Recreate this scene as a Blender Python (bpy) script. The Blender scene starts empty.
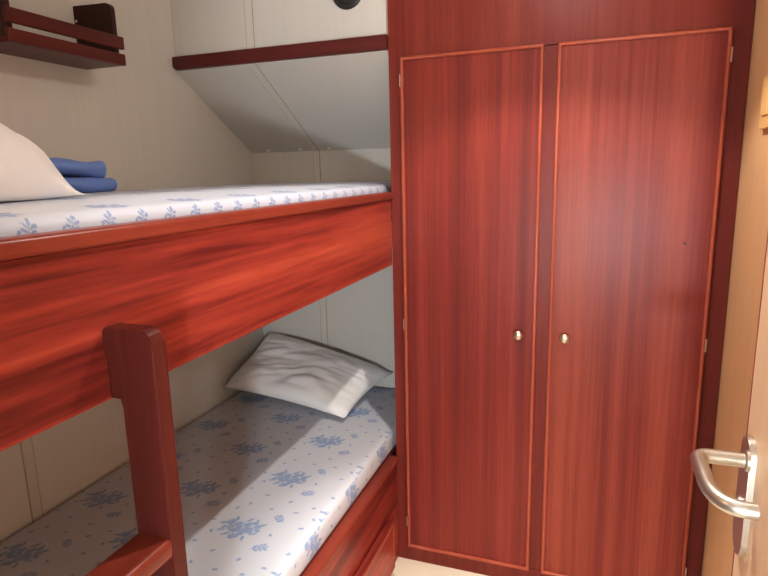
import bpy, bmesh, math, random
from mathutils import Vector, Matrix, noise
random.seed(7)
SC = bpy.context.scene
COL = SC.collection
PI = math.pi

# ------------------------------------------------------------------ helpers
def link(o):
    COL.objects.link(o); return o

def wloc(o):
    v = Vector((0, 0, 0))
    while o is not None:
        v = v + o.location; o = o.parent
    return v

def props(o, label=None, cat=None, group=None, kind=None):
    if label: o['label'] = label
    if cat: o['category'] = cat
    if group: o['group'] = group
    if kind: o['kind'] = kind
    return o

def thing(name, loc, label, cat, group=None):
    o = bpy.data.objects.new(name, None)
    o.empty_display_size = .05
    link(o); o.location = loc
    return props(o, label, cat, group)

def obj(name, bm, mat, parent=None, loc=None, smooth=False, auto=None):
    """mesh given in world coordinates -> one object whose origin is its parent's (or loc)"""
    if parent is not None: org = wloc(parent)
    else: org = Vector(loc) if loc else Vector((0, 0, 0))
    bmesh.ops.recalc_face_normals(bm, faces=bm.faces)
    bmesh.ops.translate(bm, verts=bm.verts, vec=-org)
    me = bpy.data.meshes.new(name)
    bm.to_mesh(me); bm.free()
    me.materials.append(mat)
    o = bpy.data.objects.new(name, me)
    link(o)
    if parent is not None: o.parent = parent
    else: o.location = org
    if smooth:
        for p in me.polygons: p.use_smooth = True
    if auto is not None:
        for p in me.polygons: p.use_smooth = True
        me.set_sharp_from_angle(angle=math.radians(auto))
    return o

def BM(): return bmesh.new()

def box(bm, x0, x1, y0, y1, z0, z1, bev=0, seg=2):
    r = bmesh.ops.create_cube(bm, size=1)
    vs = r['verts']
    bmesh.ops.scale(bm, verts=vs, vec=(x1-x0, y1-y0, z1-z0))
    bmesh.ops.translate(bm, verts=vs, vec=((x0+x1)/2, (y0+y1)/2, (z0+z1)/2))
    if bev:
        es = list({e for v in vs for e in v.link_edges})
        bmesh.ops.bevel(bm, geom=es, offset=bev, segments=seg, profile=.5, affect='EDGES')
    return bm

def prism(bm, pts, axis, a, b):
    """closed polygon pts (2D) extruded along an axis from a to b"""
    def mk(p, t):
        if axis == 'X': return (t, p[0], p[1])
        if axis == 'Y': return (p[0], t, p[1])
        return (p[0], p[1], t)
    v0 = [bm.verts.new(mk(p, a)) for p in pts]
    v1 = [bm.verts.new(mk(p, b)) for p in pts]
    n = len(pts)
    for i in range(n):
        bm.faces.new((v0[i], v0[(i+1) % n], v1[(i+1) % n], v1[i]))
    bm.faces.new(v0); bm.faces.new(v1[::-1])
    return bm

def tube(bm, path, r, seg=20, caps=True):
    path = [Vector(p) for p in path]
    n = len(path)
    rad = r if isinstance(r, (list, tuple)) else [r]*n
    up = None; rings = []
    for i, p in enumerate(path):
        t = (path[min(i+1, n-1)] - path[max(i-1, 0)]).normalized()
        if up is None:
            up = Vector((0, 0, 1)) if abs(t.z) < .9 else Vector((1, 0, 0))
        s = t.cross(up).normalized(); up = s.cross(t).normalized()
        rings.append([bm.verts.new(p + (s*math.cos(a) + up*math.sin(a))*rad[i])
                      for a in (2*PI*k/seg for k in range(seg))])
    for i in range(n-1):
        for k in range(seg):
            bm.faces.new((rings[i][k], rings[i][(k+1) % seg], rings[i+1][(k+1) % seg], rings[i+1][k]))
    if caps:
        bm.faces.new(rings[0][::-1]); bm.faces.new(rings[-1])
    return bm

def lathe(bm, org, axis, prof, seg=32):
    """prof: (distance along axis, radius)"""
    axis = Vector(axis).normalized(); org = Vector(org)
    u = axis.orthogonal().normalized(); w = axis.cross(u)
    rings = []
    for d, r in prof:
        if r < 1e-6: rings.append([bm.verts.new(org + axis*d)])
        else: rings.append([bm.verts.new(org + axis*d + (u*math.cos(a) + w*math.sin(a))*r)
                            for a in (2*PI*k/seg for k in range(seg))])
    for A, B in zip(rings, rings[1:]):
        for k in range(seg):
            k2 = (k+1) % seg
            if len(A) == 1 and len(B) == 1: continue
            if len(A) == 1: bm.faces.new((A[0], B[k], B[k2]))
            elif len(B) == 1: bm.faces.new((A[k], A[k2], B[0]))
            else: bm.faces.new((A[k], A[k2], B[k2], B[k]))
    return bm

def rounded(pts, radii, n=6):
    """round the corners of a closed 2D polygon"""
    out = []
    N = len(pts)
    for i, p in enumerate(pts):
        r = radii[i] if isinstance(radii, (list, tuple)) else radii
        p = Vector(p)
        if r <= 0: out.append(tuple(p)); continue
        a = (Vector(pts[i-1]) - p).normalized(); b = (Vector(pts[(i+1) % N]) - p).normalized()
        ang = a.angle(b); d = r/math.tan(ang/2)
        s, e = p + a*d, p + b*d
        for k in range(n+1):
            t = k/n
            out.append(tuple((1-t)**2*s + 2*t*(1-t)*p + t*t*e))
    return out

# ------------------------------------------------------------------ materials
class NT:
    def __init__(s, name):
        s.m = bpy.data.materials.new(name); s.m.use_nodes = True
        s.t = s.m.node_tree; s.n = s.t.nodes; s.l = s.t.links
        s.b = s.n['Principled BSDF']
    def node(s, typ, **kw):
        n = s.n.new(typ)
        for k, v in kw.items():
            if k.startswith('i_'):
                key = k[2:]
                n.inputs[int(key) if key.isdigit() else key.replace('_', ' ')].default_value = v
            else: setattr(n, k, v)
        return n
    def link(s, a, b): s.l.new(a, b)
    def math(s, op, a, b=None, clamp=False):
        n = s.n.new('ShaderNodeMath'); n.operation = op; n.use_clamp = clamp
        for i, v in enumerate((a, b)):
            if v is None: continue
            if isinstance(v, (int, float)): n.inputs[i].default_value = v
            else: s.l.new(v, n.inputs[i])
        return n.outputs[0]
    def mix(s, fac, a, b, blend='MIX'):
        n = s.n.new('ShaderNodeMix'); n.data_type = 'RGBA'; n.blend_type = blend
        for idx, v in ((0, fac), (6, a), (7, b)):
            if isinstance(v, (int, float)): n.inputs[idx].default_value = v
            elif isinstance(v, tuple): n.inputs[idx].default_value = (*v[:3], 1)
            else: s.l.new(v, n.inputs[idx])
        return n.outputs[2]
    def ramp(s, fac, stops):
        n = s.n.new('ShaderNodeValToRGB'); e = n.color_ramp.elements
        e[0].position, e[0].color = stops[0][0], (*stops[0][1], 1)
        e[1].position, e[1].color = stops[-1][0], (*stops[-1][1], 1)
        for p, c in stops[1:-1]:
            x = e.new(p); x.color = (*c, 1)
        s.l.new(fac, n.inputs[0]); return n.outputs[0]

def wood(name, axis, dark, mid, light, across=34, along=1.3, warp=.0, rough=.38, shift=(0, 0, 0), shear=0, contrast=1):
    w = NT(name)
    tc = w.node('ShaderNodeTexCoord')
    sc = {'X': (along, across, across), 'Y': (across, along, across), 'Z': (across, across, along)}[axis]
    mp = w.node('ShaderNodeMapping'); mp.inputs['Scale'].default_value = sc
    mp.inputs['Location'].default_value = shift
    if shear:
        mp.inputs['Rotation'].default_value = {'Y': (shear, 0, 0), 'X': (0, shear, 0), 'Z': (0, shear, 0)}[axis]
    w.link(tc.outputs['Object'], mp.inputs[0])
    vec = mp.outputs[0]
    n0 = w.node('ShaderNodeTexNoise', i_Scale=.22, i_Detail=2, i_Roughness=.5)
    n1 = w.node('ShaderNodeTexNoise', i_Scale=1.0, i_Detail=3, i_Roughness=.55, i_Distortion=warp)
    n2 = w.node('ShaderNodeTexNoise', i_Scale=5.0, i_Detail=3, i_Roughness=.6, i_Distortion=warp*.5)
    for n in (n0, n1, n2): w.link(vec, n.inputs['Vector'])
    f = w.math('ADD', w.math('MULTIPLY', n0.outputs[0], .35), w.math('MULTIPLY', n1.outputs[0], .45))
    f = w.math('ADD', f, w.math('MULTIPLY', n2.outputs[0], .20))
    f = w.math('ADD', w.math('MULTIPLY', w.math('SUBTRACT', f, .5), 2.6*contrast), .5, clamp=True)
    c = w.ramp(f, [(0.0, dark), (.5, mid), (1.0, light)])
    # fine pores
    mp2 = w.node('ShaderNodeMapping')
    mp2.inputs['Scale'].default_value = {'X': (14, 420, 420), 'Y': (420, 14, 420), 'Z': (420, 420, 14)}[axis]
    w.link(tc.outputs['Object'], mp2.inputs[0])
    n3 = w.node('ShaderNodeTexNoise', i_Scale=1.0, i_Detail=1)
    w.link(mp2.outputs[0], n3.inputs['Vector'])
    p = w.math('MULTIPLY', w.math('SUBTRACT', n3.outputs[0], .52, clamp=True), .9, clamp=True)
    c = w.mix(p, c, tuple(.45*x for x in dark))
    w.link(c, w.b.inputs['Base Color'])
    w.b.inputs['Roughness'].default_value = rough
    w.b.inputs['Specular IOR Level'].default_value = .18
    bp = w.node('ShaderNodeBump', i_Strength=.05, i_Distance=.002)
    w.link(n3.outputs[0], bp.inputs['Height']); w.link(bp.outputs[0], w.b.inputs['Normal'])
    return w.m

MD, MM, ML = (.112, .0135, .0108), (.180, .0220, .0150), (.256, .045, .026)
M_WZ = wood('mahogany_vertical', 'Z', MD, MM, ML, across=25, along=.34, contrast=1.5)
K = lambda c, k: tuple(k*x for x in c)
M_WZ2 = wood('mahogany_vertical_second_leaf', 'Z', K(MD, .90), K(MM, .90), K(ML, .92), across=23, along=.34, contrast=1.5, shift=(3.7, 0, 1.3))
M_WFRAME = wood('mahogany_frame', 'Z', K(MD, .80), K(MM, .80), K(ML, .80), across=20, along=.5, shift=(9, 2, 0))
M_WDARK = wood('mahogany_dark_stile', 'Z', (.080, .012, .011), (.125, .018, .0155), (.17, .027, .020), across=30, along=.5, rough=.5)
M_WY = wood('mahogany_lengthwise', 'Y', (.105, .011, .009), (.285, .034, .021), (.43, .068, .034), across=13, along=.55, warp=.35,
            shear=.012, contrast=2.1, rough=.34)
M_WY2 = wood('mahogany_rail_cap', 'Y', (.12, .017, .011), (.19, .028, .016), (.26, .043, .021), across=40, along=1.5, rough=.3)
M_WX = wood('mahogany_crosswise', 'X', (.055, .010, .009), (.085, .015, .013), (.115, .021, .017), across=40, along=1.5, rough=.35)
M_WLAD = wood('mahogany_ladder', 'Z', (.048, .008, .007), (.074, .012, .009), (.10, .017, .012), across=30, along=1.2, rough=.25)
M_WLADY = wood('mahogany_rung', 'Y', (.12, .018, .011), (.18, .028, .016), (.23, .040, .02), across=30, along=1.2, rough=.28)
M_BEAD = wood('mahogany_bead', 'Z', (.26, .048, .027), (.33, .066, .035), (.39, .088, .043), across=40, along=1.2, rough=.28)
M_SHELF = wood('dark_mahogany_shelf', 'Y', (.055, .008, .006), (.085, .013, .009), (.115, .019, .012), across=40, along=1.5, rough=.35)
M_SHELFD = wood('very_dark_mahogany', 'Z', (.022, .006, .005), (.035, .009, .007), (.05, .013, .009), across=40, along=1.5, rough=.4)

def panel(name, base, streak, axis='Z'):
    w = NT(name)
    tc = w.node('ShaderNodeTexCoord')
    mp = w.node('ShaderNodeMapping'); mp.inputs['Scale'].default_value = (60, 60, 1.2)
    w.link(tc.outputs['Object'], mp.inputs[0])
    n = w.node('ShaderNodeTexNoise', i_Scale=1, i_Detail=4, i_Roughness=.6)
    w.link(mp.outputs[0], n.inputs['Vector'])
    f = w.math('MULTIPLY', w.math('SUBTRACT', n.outputs[0], .38, clamp=True), 2.4, clamp=True)
    w.link(w.mix(f, base, streak), w.b.inputs['Base Color'])
    w.b.inputs['Roughness'].default_value = .5
    w.b.inputs['Specular IOR Level'].default_value = .35
    return w.m

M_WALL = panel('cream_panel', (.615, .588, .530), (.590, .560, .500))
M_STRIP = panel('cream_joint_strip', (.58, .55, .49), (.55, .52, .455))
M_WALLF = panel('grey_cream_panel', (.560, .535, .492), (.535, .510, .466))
M_BEECH = panel('honey_beech_panel', (.66, .40, .205), (.60, .355, .175))
M_DOOR = panel('pale_beech_door_leaf', (.74, .50, .31), (.70, .465, .285))

def plain(name, col, rough=.5, metal=0, spec=.5, noise_amt=0, scale=30):
    w = NT(name)
    w.b.inputs['Roughness'].default_value = rough
    w.b.inputs['Metallic'].default_value = metal
    w.b.inputs['Specular IOR Level'].default_value = spec
    tc = w.node('ShaderNodeTexCoord')
    n = w.node('ShaderNodeTexNoise', i_Scale=scale, i_Detail=3)
    w.link(tc.outputs['Object'], n.inputs['Vector'])
    a = noise_amt
    w.link(w.mix(n.outputs[0], tuple(c*(1-a) for c in col), tuple(min(1, c*(1+a)) for c in col)), w.b.inputs['Base Color'])
    return w.m

M_CEIL = plain('white_ceiling_panel', (.78, .76, .72), .5, noise_amt=.02)
M_STEEL = plain('brushed_stainless_steel', (.60, .56, .50), .36, 1, noise_amt=.04, scale=80)
M_BRASS = plain('satin_nickel_knob', (.72, .60, .44), .28, 1, noise_amt=.03)
M_HINGE = plain('hinge_metal', (.78, .72, .63), .4, .4, noise_amt=.03)
M_BLACK = plain('black_plastic', (.012, .012, .013), .35, noise_amt=.1)
M_WHITE = plain('white_enamel', (.78, .76, .72), .35, noise_amt=.01)
M_MAROON = plain('maroon_door_lipping', (.22, .03, .03), .4, noise_amt=.1)
M_KNOT = plain('dark_knot', (.02, .006, .005), .5, noise_amt=.2)
M_SWITCH = plain('amber_cream_plastic', (.70, .42, .16), .4, noise_amt=.02)
M_SCREW = plain('screw_cap_white', (.88, .87, .84), .4, noise_amt=.01)

def carpet():
    w = NT('beige_carpet')
    tc = w.node('ShaderNodeTexCoord')
    n = w.node('ShaderNodeTexNoise', i_Scale=260, i_Detail=3, i_Roughness=.7)
    w.link(tc.outputs['Object'], n.inputs['Vector'])
    w.link(w.mix(n.outputs[0], (.55, .46, .34), (.84, .73, .56)), w.b.inputs['Base Color'])
    w.b.inputs['Roughness'].default_value = .95
    w.b.inputs['Specular IOR Level'].default_value = .1
    bp = w.node('ShaderNodeBump', i_Strength=.6, i_Distance=.004)
    w.link(n.outputs[0], bp.inputs['Height']); w.link(bp.outputs[0], w.b.inputs['Normal'])
    return w.m
M_CARPET = carpet()

def cloth(name, col, rough=.85, fine=500, var=.06):
    w = NT(name)
    tc = w.node('ShaderNodeTexCoord')
    n = w.node('ShaderNodeTexNoise', i_Scale=fine, i_Detail=2)
    n2 = w.node('ShaderNodeTexNoise', i_Scale=9, i_Detail=3)
    w.link(tc.outputs['Object'], n.inputs['Vector']); w.link(tc.outputs['Object'], n2.inputs['Vector'])
    f = w.math('ADD', w.math('MULTIPLY', n.outputs[0], .5), w.math('MULTIPLY', n2.outputs[0], .5))
    w.link(w.mix(f, tuple(c*(1-var) for c in col), tuple(min(1, c*(1+var)) for c in col)), w.b.inputs['Base Color'])
    w.b.inputs['Roughness'].default_value = rough
    w.b.inputs['Specular IOR Level'].default_value = .15
    w.b.inputs['Sheen Weight'].default_value = .08
    bp = w.node('ShaderNodeBump', i_Strength=.12, i_Distance=.001)
    w.link(n.outputs[0], bp.inputs['Height']); w.link(bp.outputs[0], w.b.inputs['Normal'])
    return w.m
M_PILLOW = cloth('white_pillowcase_cotton', (.86, .845, .84))
M_BLUE = cloth('blue_blanket_wool', (.13, .225, .56), fine=350, var=.22)

# ---- floral mattress ticking: every sprig is a set of leaf ellipses (cx, cy, half length, half width, angle)
def bouquet(cx, cy, s, seed):
    rd = random.Random(seed); L = []
    for hx, hy, hr in ((-.020, .006, .019), (.022, .010, .016), (.002, -.018, .017)):      # three ragged flower heads
        for k in range(6):
            a = k*2*PI/6+rd.uniform(-.4, .4); q = hr*rd.uniform(.55, .95)
            L.append((cx+(hx+q*math.cos(a))*s, cy+(hy+q*math.sin(a))*s, rd.uniform(.0085, .012)*s, rd.uniform(.006, .0095)*s, rd.uniform(0, PI)))
    for k in range(13):                                  # leaves and buds around
        a = k*2*PI/13+rd.uniform(-.2, .2); q = rd.uniform(.036, .052)
        L.append((cx+q*1.12*math.cos(a)*s, cy+q*.78*math.sin(a)*s, rd.uniform(.008, .013)*s, rd.uniform(.0035, .0055)*s, a+rd.uniform(-1.1, 1.1)))
    return L
def twig(cx, cy, ang, s, n=3):
    L = []; ca, sa = math.cos(ang), math.sin(ang)
    L.append((cx, cy, .017*s, .0014*s, ang))
    for k in range(n):
        t = (-.010+.010*k)*s
        for sd in (-1, 1):
            lx, ly = t+.006*s, sd*.0065*s
            L.append((cx+ca*lx-sa*ly, cy+sa*lx+ca*ly, .0072*s, .0033*s, ang+sd*.8))
    L.append((cx+ca*.021*s, cy+sa*.021*s, .006*s, .003*s, ang))
    return L
def dots(pts, s=.0065):
    return [(x, y, s, s*.62, a) for x, y, a in pts]

def floral(name, base, ink, top, tile_top, stagger, side, tile_side, soft=.3, faint=.85, upz=.62, off=0):
    w = NT(name)
    tc = w.node('ShaderNodeTexCoord')
    # a little wobble so the print looks hand drawn
    wn = w.node('ShaderNodeTexNoise', i_Scale=120, i_Detail=1)
    w.link(tc.outputs['Object'], wn.inputs['Vector'])
    sub = w.node('ShaderNodeVectorMath', operation='SUBTRACT'); w.link(wn.outputs['Color'], sub.inputs[0]); sub.inputs[1].default_value = (.5, .5, .5)
    scl = w.node('ShaderNodeVectorMath', operation='SCALE'); w.link(sub.outputs[0], scl.inputs[0]); scl.inputs['Scale'].default_value = .008
    add = w.node('ShaderNodeVectorMath', operation='ADD'); w.link(tc.outputs['Object'], add.inputs[0]); w.link(scl.outputs[0], add.inputs[1])
    sp = w.node('ShaderNodeSeparateXYZ'); w.link(add.outputs[0], sp.inputs[0])
    X, Y, Z = sp.outputs
    def tiled(a, b, tile, stag, off=0):
        ta, tb = tile
        col = w.math('FLOOR', w.math('DIVIDE', a, ta))
        fa = w.math('SUBTRACT', a, w.math('MULTIPLY', col, ta))
        bb = w.math('ADD', w.math('ADD', b, off), w.math('MULTIPLY', col, stag))
        fb = w.math('SUBTRACT', bb, w.math('MULTIPLY', w.math('FLOOR', w.math('DIVIDE', bb, tb)), tb))
        cb = w.node('ShaderNodeCombineXYZ'); w.link(fa, cb.inputs[0]); w.link(fb, cb.inputs[1])
        return cb.outputs[0]
    def print_of(vec, leaves):
        acc = None
        for cx, cy, ha, hb, an in leaves:
            mp = w.node('ShaderNodeMapping', vector_type='TEXTURE')
            mp.inputs['Location'].default_value = (cx, cy, 0); mp.inputs['Rotation'].default_value = (0, 0, an)
            mp.inputs['Scale'].default_value = (ha, hb, 1)
            w.link(vec, mp.inputs[0])
            ln = w.node('ShaderNodeVectorMath', operation='LENGTH'); w.link(mp.outputs[0], ln.inputs[0])
            d = ln.outputs['Value']
            acc = d if acc is None else w.math('MINIMUM', acc, d)
        m = w.node('ShaderNodeMapRange', interpolation_type='SMOOTHSTEP')
        m.inputs['From Min'].default_value = 1+soft; m.inputs['From Max'].default_value = 1-soft
        w.link(acc, m.inputs['Value'])
        return m.outputs[0]
    g = w.node('ShaderNodeNewGeometry'); sn = w.node('ShaderNodeSeparateXYZ'); w.link(g.outputs['True Normal'], sn.inputs[0])
    isup = w.math('GREATER_THAN', w.math('ABSOLUTE', sn.outputs[2]), upz)
    vt = tiled(X, Y, tile_top, stagger, off)
    if side is None:                                     # the same print wraps down over the edge
        vs = tiled(w.math('ADD', Z, .048), Y, tile_top, stagger, .0755)
        mx = w.node('ShaderNodeMix', data_type='VECTOR')
        w.link(isup, mx.inputs[0]); w.link(vs, mx.inputs[4]); w.link(vt, mx.inputs[5])
        f = print_of(mx.outputs[1], top)
    else:
        f = w.math('ADD', w.math('MULTIPLY', print_of(vt, top), isup),
                   w.math('MULTIPLY', print_of(tiled(Y, Z, tile_side, 0), side), w.math('SUBTRACT', 1, isup)))
    vn = w.node('ShaderNodeTexNoise', i_Scale=70, i_Detail=2); w.link(tc.outputs['Object'], vn.inputs['Vector'])
    f = w.math('MULTIPLY', f, w.math('ADD', w.math('MULTIPLY', vn.outputs[0], .9), faint-.45), clamp=True)
    w.link(w.mix(f, base, ink), w.b.inputs['Base Color'])
    w.b.inputs['Roughness'].default_value = .55
    w.b.inputs['Specular IOR Level'].default_value = .3
    n = w.node('ShaderNodeTexNoise', i_Scale=7, i_Detail=3, i_Distortion=.6); w.link(tc.outputs['Object'], n.inputs['Vector'])
    bp = w.node('ShaderNodeBump', i_Strength=.25, i_Distance=.01)
    w.link(n.outputs[0], bp.inputs['Height']); w.link(bp.outputs[0], w.b.inputs['Normal'])
    return w.m

_top = bouquet(.114, .1375, 1.2, 3) + twig(.205, .075, .5, 1.15) + twig(.20, .205, 2.4, 1.0) + \
    dots([(.03, .05, .5), (.05, .22, 1.2), (.02, .15, 0), (.21, .135, 2), (.10, .03, .8), (.15, .245, .3),
          (.045, .10, 2.4), (.185, .02, 1.0), (.075, .25, 2.2), (.225, .25, .4)], .0072)
M_FLORA = floral('floral_ticking_lower', (.600, .620, .680), (.265, .355, .560), _top, (.244, .275), .1375, None, None, off=.1255, soft=.35, faint=.95)
_top2 = twig(.07, .06, 1.2, 1.9)
_side2 = [(.034, .027, .010, .0011, 1.2), (.0385, .0385, .0045, .0030, 1.1), (.0310, .0360, .0050, .0026, 2.2), (.0430, .0320, .0050, .0026, .3),
          (.0275, .0285, .0052, .0026, 2.6), (.0400, .0245, .0050, .0025, .1), (.0200, .0270, .0035, .0026, 1.0), (.0290, .0205, .0040, .0020, 2.5)]
M_FLORA2 = floral('floral_ticking_upper', (.51, .545, .635), (.150, .235, .470), _top2, (.17, .19), .08, _side2, (.0685, .06), faint=.8, upz=.9)

# ------------------------------------------------------------------ dimensions (metres)
XL, XR = -1.49, .375          # side walls
XF = -.659                    # front face of both bunks
YN, YW, YB = -.175, 1.90, 2.366 # near wall, wardrobe face, far wall
ZC = 2.20
def structure(o, **k): return props(o, kind='structure', **k)

# ------------------------------------------------------------------ setting
structure(obj('floor', box(BM(), XL-.06, 1.1, -.80, YB+.06, -.06, 0), M_CARPET))
ceil = BM()
# ceiling with a round hole for the recessed lamp
LX, LY = -.13, 1.26
def ceiling_mesh():
    bm = BM()
    x0, x1, y0, y1 = XL-.06, 1.1, -.80, YB+.06
    n = 32; R = .042
    for z in (ZC, ZC+.09):
        ring = [bm.verts.new((LX+R*math.cos(2*PI*k/n), LY+R*math.sin(2*PI*k/n), z)) for k in range(n)]
        sq = []
        for k in range(n):
            a = 2*PI*k/n; c, s = math.cos(a), math.sin(a); q = .10/max(abs(c), abs(s))
            sq.append(bm.verts.new((LX+c*q, LY+s*q, z)))
        for k in range(n):
            bm.faces.new((ring[k], ring[(k+1) % n], sq[(k+1) % n], sq[k]))
        X = [x0, LX-.10, LX+.10, x1]; Y = [y0, LY-.10, LY+.10, y1]
        for i in range(3):
            for j in range(3):
                if i == 1 and j == 1: continue
                bm.faces.new([bm.verts.new(p) for p in ((X[i], Y[j], z), (X[i+1], Y[j], z), (X[i+1], Y[j+1], z), (X[i], Y[j+1], z))])
    return bm
structure(obj('ceiling', ceiling_mesh(), M_CEIL))

# left wall: panels with joints closed by flat strips
wl = structure(obj('wall_left', box(BM(), XL-.06, XL, YN-.1, YB+.06, 0, ZC), M_WALL))
for y in (1.076, 2.45):
    if y < YB:
        b = box(BM(), XL-.002, XL+.0025, y+.003, y+.034, .3, ZC, .0008, 1)
        obj('joint_strip', b, M_STRIP, wl)
        d = box(BM(), XL-.002, XL+.0006, y, y+.037, .3, ZC)
        obj('joint_shadow_gap', d, plain('joint_gap', (.36, .28, .20), .8), wl)
M_GAP = bpy.data.materials['joint_gap']

# far wall: upright above, sloping under the trim, upright again below
YU, ZU, ZS = 1.886, 1.846, 1.5610
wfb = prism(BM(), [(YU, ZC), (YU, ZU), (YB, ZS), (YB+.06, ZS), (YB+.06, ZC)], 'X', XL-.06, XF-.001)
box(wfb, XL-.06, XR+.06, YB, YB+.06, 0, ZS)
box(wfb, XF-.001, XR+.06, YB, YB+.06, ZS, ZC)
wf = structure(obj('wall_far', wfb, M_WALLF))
def far_strip(x0, x1, off, nm, mat):
    p = [(YU, ZC), (YU, ZU), (YB, ZS), (YB, .3)]
    q = [(YU-off, ZC), (YU-off, ZU-off*.5), (YB-off, ZS-off*.6), (YB-off, .3)]
    obj(nm, prism(BM(), p + q[::-1], 'X', x0, x1), mat, wf)
far_strip(-1.181, -1.147, .0006, 'joint_shadow_gap', M_GAP)
far_strip(-1.178, -1.150, .0025, 'joint_strip', M_STRIP)
for x in (-1.395, -1.235, -1.095):
    d = Vector((0, YB-YU, ZS-ZU)).normalized(); nrm = Vector((0, d.z, -d.y))
    p = Vector((x, YB, ZS)) - d*.018
    obj('screw_cap', lathe(BM(), p, nrm, [(-.001, 0), (-.001, .008), (.001, .008), (.003, .005), (.0035, 0)], 12), M_SCREW, wf, smooth=True)

structure(obj('wall_right', box(BM(), XR, XR+.06, YN-.1, YB+.06, 0, ZC), M_BEECH))
# near wall, out of view; left jamb set to keep corridor fill off the ladder
wn = BM()
box(wn, XL-.06, -.155, YN-.06, YN, 0, ZC)
box(wn, .26, XR+.06, YN-.06, YN, 0, ZC)
box(wn, -.155, .26, YN-.06, YN, 2.0, ZC)
structure(obj('wall_near', wn, M_WALL))
tr = BM()
box(tr, -.18, -.155, YN-.07, YN+.012, 0, 2.0, .003)
box(tr, .2605, .282, YN-.07, YN+.012, 0, 2.0, .003)
box(tr, -.18, .282, YN-.07, YN+.012, 2.0, 2.025, .003)
structure(obj('trim_1', tr, M_WFRAME))
# short return that carries the hinges of the open door
structure(obj('wall_door_return', box(BM(), .226, XR-.001, YN+.013, .117, 0, ZC), M_WALL))
# corridor behind the doorway
cr = BM()
box(cr, -1.2, -1.14, -.94, YN-.06, 0, ZC)
structure(obj('wall_corridor_left', cr, M_WALL))
cr = BM(); box(cr, 1.04, 1.1, -.94, YN-.06, 0, ZC)
structure(obj('wall_corridor_right', cr, M_WALL))
cr = BM(); box(cr, -1.2, 1.1, -.80, -.74, 0, ZC)
structure(obj('wall_corridor_back', cr, M_WALL))

# mahogany trim board under the upper panel
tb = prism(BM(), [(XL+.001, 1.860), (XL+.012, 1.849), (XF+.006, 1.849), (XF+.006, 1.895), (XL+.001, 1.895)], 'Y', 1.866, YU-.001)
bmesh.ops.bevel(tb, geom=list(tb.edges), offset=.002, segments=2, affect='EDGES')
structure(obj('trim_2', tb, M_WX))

# ------------------------------------------------------------------ air vent
vt = thing('air_vent', (-.791, YU, 2.041), 'round black air nozzle in the pale panel above the mahogany strip', 'vent')
V0 = (-.791, YU, 2.041)
obj('rim', lathe(BM(), V0, (0, -1, 0), [(0, .055), (.006, .054), (.009, .050), (.009, .045), (.002, .043), (0, .043)]), M_BLACK, vt, smooth=True)
obj('bowl', lathe(BM(), V0, (0, -1, 0), [(.0005, .0435), (.003, .040), (.002, .030), (.003, .02), (.003, 0)]), M_BLACK, vt, smooth=True)
obj('nozzle', lathe(BM(), V0, (0, -1, 0), [(.003, .026), (.010, .024), (.012, .020), (.006, .017), (.006, 0)]), M_BLACK, vt, smooth=True)

# ------------------------------------------------------------------ bunks
def bunk_rail(root, z0, z1, cap0, cap1, ystart):
    b = box(BM(), XF-.022, XF, ystart, YW-.001, z0, z1, .0025, 2)
    obj('front_board', b, M_WY, root)
    p = rounded([(XF-.028, cap0), (XF+.009, cap0), (XF+.009, cap1), (XF-.028, cap1)], [.002, .006, .009, .004])
    obj('rail_cap', prism(BM(), p, 'Y', ystart, YW-.001), M_WY2, root, auto=40)

ub = thing('upper_bunk', (-1.06, 1.1, 1.145), 'upper bunk with a deep striped mahogany front board, above the lower bed', 'bunk')
bunk_rail(ub, 1.145, 1.372, 1.372, 1.397, YN+.002)
obj('bed_base', box(BM(), XL+.002, XF-.023, YN+.002, YB-.002, 1.29, 1.312, .002), M_SHELF, ub)
obj('wall_batten', box(BM(), XL+.002, XL+.03, YN+.002, YB-.002, 1.25, 1.289, .002), M_SHELF, ub)

lb = thing('lower_bunk', (-1.06, 1.1, 0), 'lower bunk with a low mahogany front and drawer, beside the wardrobe foot', 'bunk')
bunk_rail(lb, .0, .400, .400, .424, YN+.002)
obj('bed_base', box(BM(), XL+.002, XF-.023, YN+.002, YB-.002, .400, .4235, .002), M_SHELF, lb)
dr = obj('drawer', box(BM(), XF+.001, XF+.026, 1.05, 1.79, .040, .232, .003, 2), M_WY, lb)
def frame_sweep(bm, rect, prof, place):
    """rect (a0,a1,b0,b1) in a plane; prof list of (outward offset, height); place(a,b,h)->xyz"""
    a0, a1, b0, b1 = rect
    cs = [(a0, b0, -1, -1), (a1, b0, 1, -1), (a1, b1, 1, 1), (a0, b1, -1, 1)]
    loops = [[bm.verts.new(place(a+sa*o, b+sb*o, h)) for o, h in prof] for a, b, sa, sb in cs]
    m = len(prof)
    for i in range(4):
        A, B = loops[i], loops[(i+1) % 4]
        for k in range(m):
            bm.faces.new((A[k], A[(k+1) % m], B[(k+1) % m], B[k]))
    return bm
halfround = [(.0, .0), (.0, .0045), (.0016, .0075), (.0045, .0090), (.0074, .0075), (.0095, .0035), (.0095, .0)]
obj('bead', frame_sweep(BM(), (1.068, 1.772, .058, .214), halfround, lambda a, b, h: (XF+.0255+h*.4, a, b)), M_BEAD, dr, auto=50)

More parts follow.
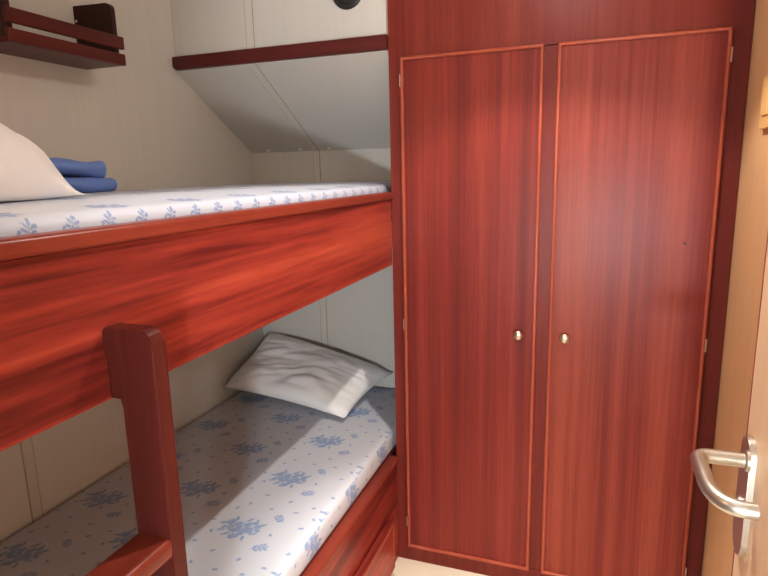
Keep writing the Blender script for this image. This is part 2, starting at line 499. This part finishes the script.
# mattresses -------------------------------------------------------
def mattress(name, x0, x1, y0, y1, z0, z1, rc, rt, crown, mat, label, crease=None):
    org = Vector((x0, y0, z0))
    bm = BM()
    # plan outline with rounded corners, then layered rings (side, rounded shoulder, crowned top)
    pts = rounded([(x0, y0), (x1, y0), (x1, y1), (x0, y1)], rc, 8)
    dense = []
    for i, p in enumerate(pts):
        q = pts[(i+1) % len(pts)]
        L = math.dist(p, q); k = max(1, int(L/.05))
        for j in range(k):
            dense.append((p[0]+(q[0]-p[0])*j/k, p[1]+(q[1]-p[1])*j/k))
    cx, cy = (x0+x1)/2, (y0+y1)/2
    hx, hy = (x1-x0)/2, (y1-y0)/2
    levels = [(rt*.6, z0), (rt*.15, z0+rt*.2), (0, z0+rt*.6), (0, z1-rt)]
    for k in range(1, 6):
        a = k/5*PI/2; levels.append((rt*(1-math.cos(a)), z1-rt+rt*math.sin(a)))
    levels += [(rt+d, z1) for d in (.02, .05, .09, .14, .2, .27, .34)]
    rings = []
    for ins, z in levels:
        ring = []
        for px, py in dense:
            sx, sy = 1-ins/hx, 1-ins/hy
            x, y = cx+(px-cx)*sx, cy+(py-cy)*sy
            zz = z
            if z >= z1-1e-6:
                e = min(1, max(0, ins-rt)/.2)
                zz += crown*(1-(1-e)**2) + .002*noise.noise(Vector((x*6, y*6, z0)))*e
                if crease is not None:
                    zz -= .004*math.exp(-((y-crease-.1*(x-cx))/.012)**2)
            ring.append(bm.verts.new((x, y, zz)))
        rings.append(ring)
    n = len(dense)
    for A, B in zip(rings, rings[1:]):
        for k in range(n):
            bm.faces.new((A[k], A[(k+1) % n], B[(k+1) % n], B[k]))
    bm.faces.new(rings[0][::-1]); bm.faces.new(rings[-1])
    o = obj(name, bm, mat, None, org, smooth=True)
    return props(o, label, 'mattress')

mattress('mattress', XL+.004, -.685, YN+.01, YB-.012, .4245, .507, .05, .024, .003, M_FLORA,
         'floral blue and white mattress on the lower bunk, half in shadow', crease=None)
mattress('mattress', XL+.004, -.690, YN+.01, YB-.012, 1.3125, 1.420, .05, .022, .009, M_FLORA2,
         'pale blue sprigged mattress on the upper bunk beside the blue blanket')

# ------------------------------------------------------------------ pillows
def pillow(name, c, tk, seed, label, mat, up=Vector((0, 0, 1)), lowfrac=.25, wr=.012, floor=None, nu=64, nv=44, puff=.45, ear=.0):
    """c: four corner points P00,P10,P11,P01"""
    P00, P10, P11, P01 = [Vector(p) for p in c]
    nrm = ((P10-P00).cross(P01-P00)).normalized()
    if nrm.dot(up) < 0: nrm = -nrm
    bm = BM()
    def pt(u, v, side):
        # pillow sides bow inwards between the pointed corners
        uu, vv = 2*u-1, 2*v-1
        pin = .075
        uu2 = uu*(1-pin*(1-vv*vv)); vv2 = vv*(1-pin*(1-uu*uu))
        a, b = (uu2+1)/2, (vv2+1)/2
        base = (P00*(1-a)+P10*a)*(1-b)+(P01*(1-a)+P11*a)*b
        e = max(0, (1-uu**4)*(1-vv**4))**puff * (max(0, (1-uu*uu)*(1-vv*vv)))**.18
        if ear:
            t = min(1, math.hypot(1-abs(uu), 1-abs(vv))/ear); e *= t*t*(3-2*t)
        h = tk*e*(1-lowfrac) if side > 0 else -tk*e*lowfrac
        w = 0
        if side > 0:
            q = Vector((u*3.2+seed, v*2.1, seed*1.7))
            w = wr*e*(noise.noise(q)*1.2 + .55*abs(noise.noise(Vector((u*2.2+v*3.5+seed, v*9-u*4, 3.1))))*1.5
                      + .35*noise.noise(Vector((u*9, v*9, seed))))
        p = base + nrm*(h+w)
        if floor is not None and p.z < floor: p.z = floor
        return p
    top = [[bm.verts.new(pt(i/nu, j/nv, 1)) for j in range(nv+1)] for i in range(nu+1)]
    bot = [[top[i][j] if i in (0, nu) or j in (0, nv) else bm.verts.new(pt(i/nu, j/nv, -1)) for j in range(nv+1)] for i in range(nu+1)]
    for i in range(nu):
        for j in range(nv):
            bm.faces.new((top[i][j], top[i+1][j], top[i+1][j+1], top[i][j+1]))
            bm.faces.new((bot[i][j], bot[i][j+1], bot[i+1][j+1], bot[i+1][j]))
    ctr = (P00+P10+P11+P01)/4
    o = obj(name, bm, mat, None, (ctr.x, ctr.y, min(P00.z, P10.z)), smooth=True)
    return props(o, label, 'pillow')

pillow('pillow', [(-1.475, 1.995, .572), (-.872, 1.918, .538), (-.815, 2.338, .585), (-1.450, 2.352, .728)], .098, 2.3,
       'flat white pillow on the lower bunk, leaning into the far corner', M_PILLOW, up=Vector((0, -.3, 1)), lowfrac=.25, wr=.020, puff=.33, ear=.22, floor=.5115)
pillow('pillow', [(-1.22, .34, 1.452), (-.80, .34, 1.452), (-.940, .900, 1.434), (-1.22, .83, 1.452)], .156, 5.1,
       'plump white pillow on the upper bunk, in front of the blue blanket', M_PILLOW, lowfrac=.12, wr=.030, floor=1.4305, puff=.26, ear=.42)

# ------------------------------------------------------------------ folded blanket
def blanket():
    bm = BM()
    L = .42                        # along the fold; the fold faces the camera
    org = Vector((-1.19, 1.235, 1.4295))
    dirL = Vector((-.28, -.96, 0)).normalized()    # from the right end towards the left
    dirD = Vector((-.96, .28, 0)).normalized()     # away from the camera
    D = .20
    def path():
        P = []
        def run(d0, d1, z0, z1, n=8):
            for k in range(n+1):
                t = k/n; P.append((d0+(d1-d0)*t, z0+(z1-z0)*t))
        def nose(d, z0, z1, out, n=8):
            for k in range(1, n):
                a = PI*k/n; P.append((d - out*math.sin(a), (z0+z1)/2-(z1-z0)/2*math.cos(a)))
        run(D, .012, .004, .004); nose(.012, .004, .040, .024); run(.012, D-.01, .040, .040)
        nose(D-.01, .040, .050, -.006, 4)
        run(D-.02, .020, .050, .050); nose(.020, .050, .084, .022); run(.020, D, .084, .078)
        return P
    pts = path(); n = 26
    rows = []
    for i in range(n+1):
        s = i/n; row = []
        for k, (d, z) in enumerate(pts):
            up = z > .046
            endroll = math.exp(-(s*L/.035)**2)
            zz = z*(.86+.16*noise.noise(Vector((s*3.2, d*6, 1.7)))) + .004*noise.noise(Vector((s*9, d*18, z*40)))
            if up: zz += endroll*.006*(1 if z > .06 else -.6) + .006*math.sin(s*5)*(z/.08)
            dd = d + .008*noise.noise(Vector((s*5, z*30, 4)))
            ss = s*L + (.030 if up else .022) + .006*noise.noise(Vector((d*9, z*25, 8))) - (.012*endroll if not up else 0)
            p = org + dirL*ss + dirD*dd + Vector((0, 0, max(0.0035, zz)))
            row.append(bm.verts.new(p))
        rows.append(row)
    for A, B in zip(rows, rows[1:]):
        for k in range(len(pts)-1):
            bm.faces.new((A[k], A[k+1], B[k+1], B[k]))
    o = obj('folded_blanket', bm, M_BLUE, None, tuple(org), smooth=True)
    m = o.modifiers.new('thick', 'SOLIDIFY'); m.thickness = .007; m.offset = 0
    m = o.modifiers.new('sub', 'SUBSURF'); m.levels = 1; m.render_levels = 2
    return props(o, 'blue blanket folded in two layers behind the pillow on the upper bunk', 'blanket')
blanket()

# ------------------------------------------------------------------ fiddle shelf on the left wall
fs = thing('wall_shelf', (XL, 1.28, 1.792), 'dark mahogany fiddle-rail wall shelf above the blue blanket', 'shelf')
SX = -1.336
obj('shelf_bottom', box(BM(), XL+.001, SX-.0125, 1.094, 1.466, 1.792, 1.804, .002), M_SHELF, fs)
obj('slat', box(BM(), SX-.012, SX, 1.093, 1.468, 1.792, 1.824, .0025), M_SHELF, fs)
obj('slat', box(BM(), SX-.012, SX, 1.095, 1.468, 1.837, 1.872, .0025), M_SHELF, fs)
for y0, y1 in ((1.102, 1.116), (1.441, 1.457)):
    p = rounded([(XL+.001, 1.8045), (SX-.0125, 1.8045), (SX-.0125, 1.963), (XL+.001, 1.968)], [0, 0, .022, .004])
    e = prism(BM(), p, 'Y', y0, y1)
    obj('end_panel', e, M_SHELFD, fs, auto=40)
for z in (1.83, 1.925):
    obj('fixing_screw', lathe(BM(), (XL+.008, 1.441, z), (0, -1, 0), [(-.001, .004), (.001, .004), (.0015, 0)], 10), M_HINGE, fs, smooth=True)

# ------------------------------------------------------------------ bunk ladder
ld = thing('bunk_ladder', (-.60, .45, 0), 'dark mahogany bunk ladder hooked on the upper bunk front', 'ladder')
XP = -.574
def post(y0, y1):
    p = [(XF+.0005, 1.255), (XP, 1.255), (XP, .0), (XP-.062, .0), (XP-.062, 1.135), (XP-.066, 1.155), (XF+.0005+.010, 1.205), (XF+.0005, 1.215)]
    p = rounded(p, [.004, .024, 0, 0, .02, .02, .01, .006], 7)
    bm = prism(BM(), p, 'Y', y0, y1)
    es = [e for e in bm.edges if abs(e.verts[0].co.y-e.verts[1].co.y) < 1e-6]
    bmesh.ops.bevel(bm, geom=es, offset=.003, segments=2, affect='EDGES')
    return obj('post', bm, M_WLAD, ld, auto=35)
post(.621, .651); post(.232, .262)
# fixing block behind each post top
for y0, y1 in ((.6225, .6495), (.2335, .2605)):
    obj('fixing_block', box(BM(), XF+.0005, XF+.028, y0, y1, 1.147, 1.216, .003), M_WLAD, ld)
for z in (.935, .645, .355):
    p = rounded([(XP-.064, z-.030), (XP-.001, z-.034), (XP+.001, z), (XP-.062, z)], [.008, .010, .010, .008], 5)
    obj('rung', prism(BM(), p, 'Y', .2615, .6215), M_WLADY, ld, auto=40)

# ------------------------------------------------------------------ wardrobe
wd = thing('wardrobe', (-.14, 2.1, 0), 'tall built-in mahogany wardrobe with two beaded doors', 'wardrobe')
DZ0, DZ1 = .068, 1.822
xa, xb = -.659, XR-.002
DL, DRr = (-.612, -.170), (-.122, .320)
obj('side_panel', box(BM(), xa, xa+.018, YW+.0005, YB-.002, 0, ZC-.002, .001, 1), M_WZ, wd)
fr = BM()
box(fr, xa, DL[0]-.003, YW, YW+.022, 0, ZC-.002)
box(fr, DL[1]+.003, DRr[0]-.003, YW, YW+.022, DZ0, DZ1)
obj('face_frame', fr, M_WFRAME, wd)
obj('end_stile', box(BM(), DRr[1]+.003, xb, YW, YW+.022, 0, ZC-.002), M_WDARK, wd)
obj('header_panel', box(BM(), DL[0]-.003, DRr[1]+.003, YW+.0003, YW+.022, DZ1+.003, ZC-.002), M_WFRAME, wd)
obj('plinth', box(BM(), DL[0]-.003, DRr[1]+.003, YW+.0003, YW+.022, 0, DZ0-.003), M_WFRAME, wd)
obj('back_panel', box(BM(), xa+.018, xb, YW+.024, YW+.034, 0, ZC-.002), M_SHELFD, wd)
for (x0, x1), mat, kx, hx in ((DL, M_WZ, -.2215, DL[0]-.0055), (DRr, M_WZ2, -.0755, DRr[1]+.0055)):
    d = obj('door', box(BM(), x0, x1, YW-.008, YW+.016, DZ0, DZ1, .001, 1), mat, wd)
    bp = [(0, 0), (0, .0085), (.0018, .0125), (.0048, .0140), (.0078, .0125), (.0100, .0080), (.0100, -.004), (0, -.004)]
    obj('bead', frame_sweep(BM(), (x0+.006, x1-.006, DZ0+.006, DZ1-.006), bp, lambda a, b, h: (a, YW-.008-h*.75, b)), M_BEAD, d, auto=50)
    obj('knob', lathe(BM(), (kx, YW-.008, .931), (0, -1, 0),
        [(0, .0085), (.003, .0085), (.004, .006), (.010, .006), (.013, .011), (.017, .0150), (.021, .0160), (.025, .0140), (.0275, .009), (.0285, 0)], 28), M_BRASS, d, smooth=True)
    for z in (1.755, .935, .166):
        obj('hinge', tube(BM(), [(hx, YW-.006, z-.020), (hx, YW-.006, z-.019), (hx, YW-.006, z+.019), (hx, YW-.006, z+.020)], [.0026, .0038, .0038, .0026], 12), M_HINGE, d, auto=40)
    if mat is M_WZ2:
        obj('knot', lathe(BM(), (.2485, YW-.0081, 1.239), (0, -1, 0), [(0, .0045), (.0006, .003), (.0008, 0)], 9), M_KNOT, d)

# ------------------------------------------------------------------ open cabin door
XD, YE, YH = .222, .925, .125
od = props(bpy.data.objects.new('cabin_door', None), 'pale beige cabin door standing open at the right, with steel lever handle', 'door')
link(od); od.location = (XD+.017, YH, 0)
obj('leaf', box(BM(), XD, XD+.034, YH, YE-.005, .012, 1.975, .001, 1), M_DOOR, od)
obj('edge_lipping', box(BM(), XD-.0004, XD+.0344, YE-.005, YE, .012, 1.975, .0008, 1), M_MAROON, od)
HY, HZ = .866, 1.062
hd = None
def slab(x0, x1, yc, w, z0, z1):
    pts = []
    r = w/2
    for k in range(13):
        a = PI*k/12; pts.append((yc+r*math.cos(a), z1-r+r*math.sin(a)))
    for k in range(13):
        a = PI+PI*k/12; pts.append((yc+r*math.cos(a), z0+r+r*math.sin(a)))
    return prism(BM(), pts, 'X', x0, x1)
b = slab(XD-.0085, XD-.0002, .884, .054, .908, 1.090)
es = [e for e in b.edges if abs(e.verts[0].co.x-e.verts[1].co.x) < 1e-6 and e.verts[0].co.x < XD-.005]
bmesh.ops.bevel(b, geom=es, offset=.0015, segments=2, affect='EDGES')
pl = obj('handle_plate', b, M_STEEL, od, auto=40)
def arc(p0, p1, p2, n=8):
    p0, p1, p2 = map(Vector, (p0, p1, p2))
    return [(1-t)**2*p0+2*t*(1-t)*p1+t*t*p2 for t in (k/n for k in range(n+1))]
XLV = .1505
path = [Vector((XD-.008, HY, HZ)), Vector((XLV+.022, HY, HZ))]
path += arc((XLV+.016, HY, HZ), (XLV, HY, HZ), (XLV, HY-.016, HZ-.001))
path += [Vector((XLV, HY-.035, HZ-.001)), Vector((XLV, HY-.062, HZ-.001))]
path += arc((XLV, HY-.070, HZ-.002), (XLV+.002, HY-.126, HZ-.004), (XLV+.036, HY-.128, HZ-.004), 12)
path += [Vector((XD-.025, HY-.128, HZ-.004))]
obj('lever', tube(BM(), path, .0102, 22), M_STEEL, od, auto=45)
obj('lever_collar', lathe(BM(), (XD-.008, HY, HZ), (-1, 0, 0), [(0, .015), (.004, .015), (.006, .012), (.006, .0103)], 24), M_STEEL, od, auto=40)
obj('keyhole_cover', lathe(BM(), (XD-.0083, .886, .985), (-1, 0, 0), [(0, .011), (.003, .011), (.004, .008), (.004, 0)], 20), M_STEEL, od, auto=40)
obj('latch_plate', box(BM(), XD+.006, XD+.028, YE-.0002, YE+.0015, .93, 1.10, .0005, 1), M_STEEL, od)
for z in (.25, 1.0, 1.75):
    obj('hinge', tube(BM(), [(XD+.03, YH-.006, z-.04), (XD+.03, YH-.006, z+.04)], .006, 12), M_STEEL, od, auto=40)

# ------------------------------------------------------------------ switch on the right wall
sw = thing('light_switch', (XR, 1.64, 1.605), 'small amber-cream switch box high on the right wall above the door handle', 'switch')
obj('housing', box(BM(), XR-.012, XR-.0002, 1.59, 1.69, 1.545, 1.665, .002), M_SWITCH, sw)
obj('rocker', box(BM(), XR-.0155, XR-.0119, 1.615, 1.665, 1.575, 1.635, .0012), M_SWITCH, sw)

# ------------------------------------------------------------------ lamps
def emit(name, col, st):
    w = NT(name)
    w.b.inputs['Base Color'].default_value = (*col, 1)
    w.b.inputs['Emission Color'].default_value = (*col, 1)
    w.b.inputs['Emission Strength'].default_value = st
    return w.m
COOL = (1.0, .94, .86)
WARM = (1.0, .62, .32)
dl = thing('recessed_downlight', (LX, LY, ZC), 'round recessed downlight in the ceiling in front of the wardrobe', 'lamp')
obj('trim_ring', lathe(BM(), (LX, LY, ZC), (0, 0, -1), [(-.001, .041), (-.001, .056), (.003, .055), (.005, .050), (.004, .042), (-.001, .041)], 40), M_WHITE, dl, smooth=True)
obj('reflector', lathe(BM(), (LX, LY, ZC), (0, 0, 1), [(0, .0405), (.02, .038), (.05, .030), (.06, .022)], 40), M_WHITE, dl, smooth=True)
obj('bulb', lathe(BM(), (LX, LY, ZC), (0, 0, 1), [(.045, 0), (.046, .012), (.052, .020), (.060, .022)], 32), emit('halogen_bulb', COOL, 30), dl, smooth=True)
def lamp(name, typ, loc, parent, energy, col, **kw):
    L = bpy.data.lights.new(name, typ); L.energy = energy; L.color = col
    for k, v in kw.items(): setattr(L, k, v)
    o = bpy.data.objects.new(name, L); link(o)
    if parent: o.parent = parent; o.location = Vector(loc)-wloc(parent)
    else: o.location = loc
    return o
lamp('beam', 'SPOT', (LX, LY, ZC-.012), dl, 35, COOL, spot_size=math.radians(107), spot_blend=.28, shadow_soft_size=.012)
lamp('core', 'SPOT', (LX, LY, ZC-.013), dl, 175, COOL, spot_size=math.radians(50), spot_blend=.9, shadow_soft_size=.012)
lamp('spill', 'POINT', (LX, LY, ZC-.03), dl, 5.2, COOL, shadow_soft_size=.025)

FILL = (.87, .95, 1.0)  # unseen fill light added behind the camera, with an invented wall fixture around it
CLX, CLY, CLZ = .10, -.60, 1.05
cl = thing('corridor_fill', (CLX, CLY-.14, CLZ), 'added fill light, shaped as a round white wall fixture in the corridor', 'lamp')
obj('base', lathe(BM(), (CLX, CLY-.139, CLZ), (0, 1, 0), [(0, .10), (.012, .10), (.014, .09)], 32), M_WHITE, cl, smooth=True)
obj('globe', lathe(BM(), (CLX, CLY-.139, CLZ), (0, 1, 0), [(.012, .09), (.03, .088), (.05, .07), (.06, .035), (.062, 0)], 32), emit('fill_globe', FILL, 8), cl, smooth=True)
lamp('glow', 'POINT', (CLX, CLY, CLZ), cl, 92, FILL, shadow_soft_size=.055)

RX, RY = -.98, .10
rl = thing('reading_lamp', (RX, YN, 1.74), 'small reading lamp on the near wall over the upper bunk pillow', 'lamp')
obj('wall_plate', lathe(BM(), (RX, YN+.0005, 1.74), (0, 1, 0), [(0, .035), (.008, .035), (.012, .03), (.012, 0)], 24), M_WHITE, rl, smooth=True)
obj('shade', lathe(BM(), (RX, RY+.075, 1.76), (0, .25, -1), [(0, .015), (.0, .02), (.02, .028), (.06, .042), (.06, .040), (.02, .026), (.002, .0)], 28), M_WHITE, rl, smooth=True)
obj('arm', tube(BM(), [(RX, YN+.011, 1.74), (RX, RY+.03, 1.762), (RX, RY+.075, 1.766)], .006, 10), M_STEEL, rl, auto=40)
lamp('bulb_light', 'POINT', (RX, RY+.09, 1.712), rl, 7.2, WARM, shadow_soft_size=.03)

# ------------------------------------------------------------------ world, camera, view
W = bpy.data.worlds.new('dark_surroundings'); SC.world = W; W.use_nodes = True
W.node_tree.nodes['Background'].inputs[0].default_value = (.02, .018, .015, 1)
W.node_tree.nodes['Background'].inputs[1].default_value = .3

cam = bpy.data.cameras.new('camera'); co = link(bpy.data.objects.new('camera', cam))
cam.sensor_width = 36; cam.sensor_fit = 'HORIZONTAL'
cam.lens = 582.5992*36/768
cam.clip_start = .02
yaw, pit, rol = (math.radians(a) for a in (-20.04436, 11.27620, -1.32373))
fwd = Vector((math.sin(yaw)*math.cos(pit), math.cos(yaw)*math.cos(pit), -math.sin(pit)))
rt = Vector((math.cos(yaw), -math.sin(yaw), 0)); up = rt.cross(fwd)
r2 = math.cos(rol)*rt + math.sin(rol)*up; u2 = -math.sin(rol)*rt + math.cos(rol)*up
co.matrix_world = Matrix((( r2.x, u2.x, -fwd.x, 0), (r2.y, u2.y, -fwd.y, 0), (r2.z, u2.z, -fwd.z, 1.4649), (0, 0, 0, 1)))
SC.camera = co
SC.view_settings.view_transform = 'Standard'
SC.view_settings.look = 'None'
SC.view_settings.exposure = 0.34
SC.view_settings.gamma = 1
SC.view_settings.use_curve_mapping = False
SC.cycles.max_bounces = 10
SC.cycles.diffuse_bounces = 6
SC.cycles.use_denoising = True
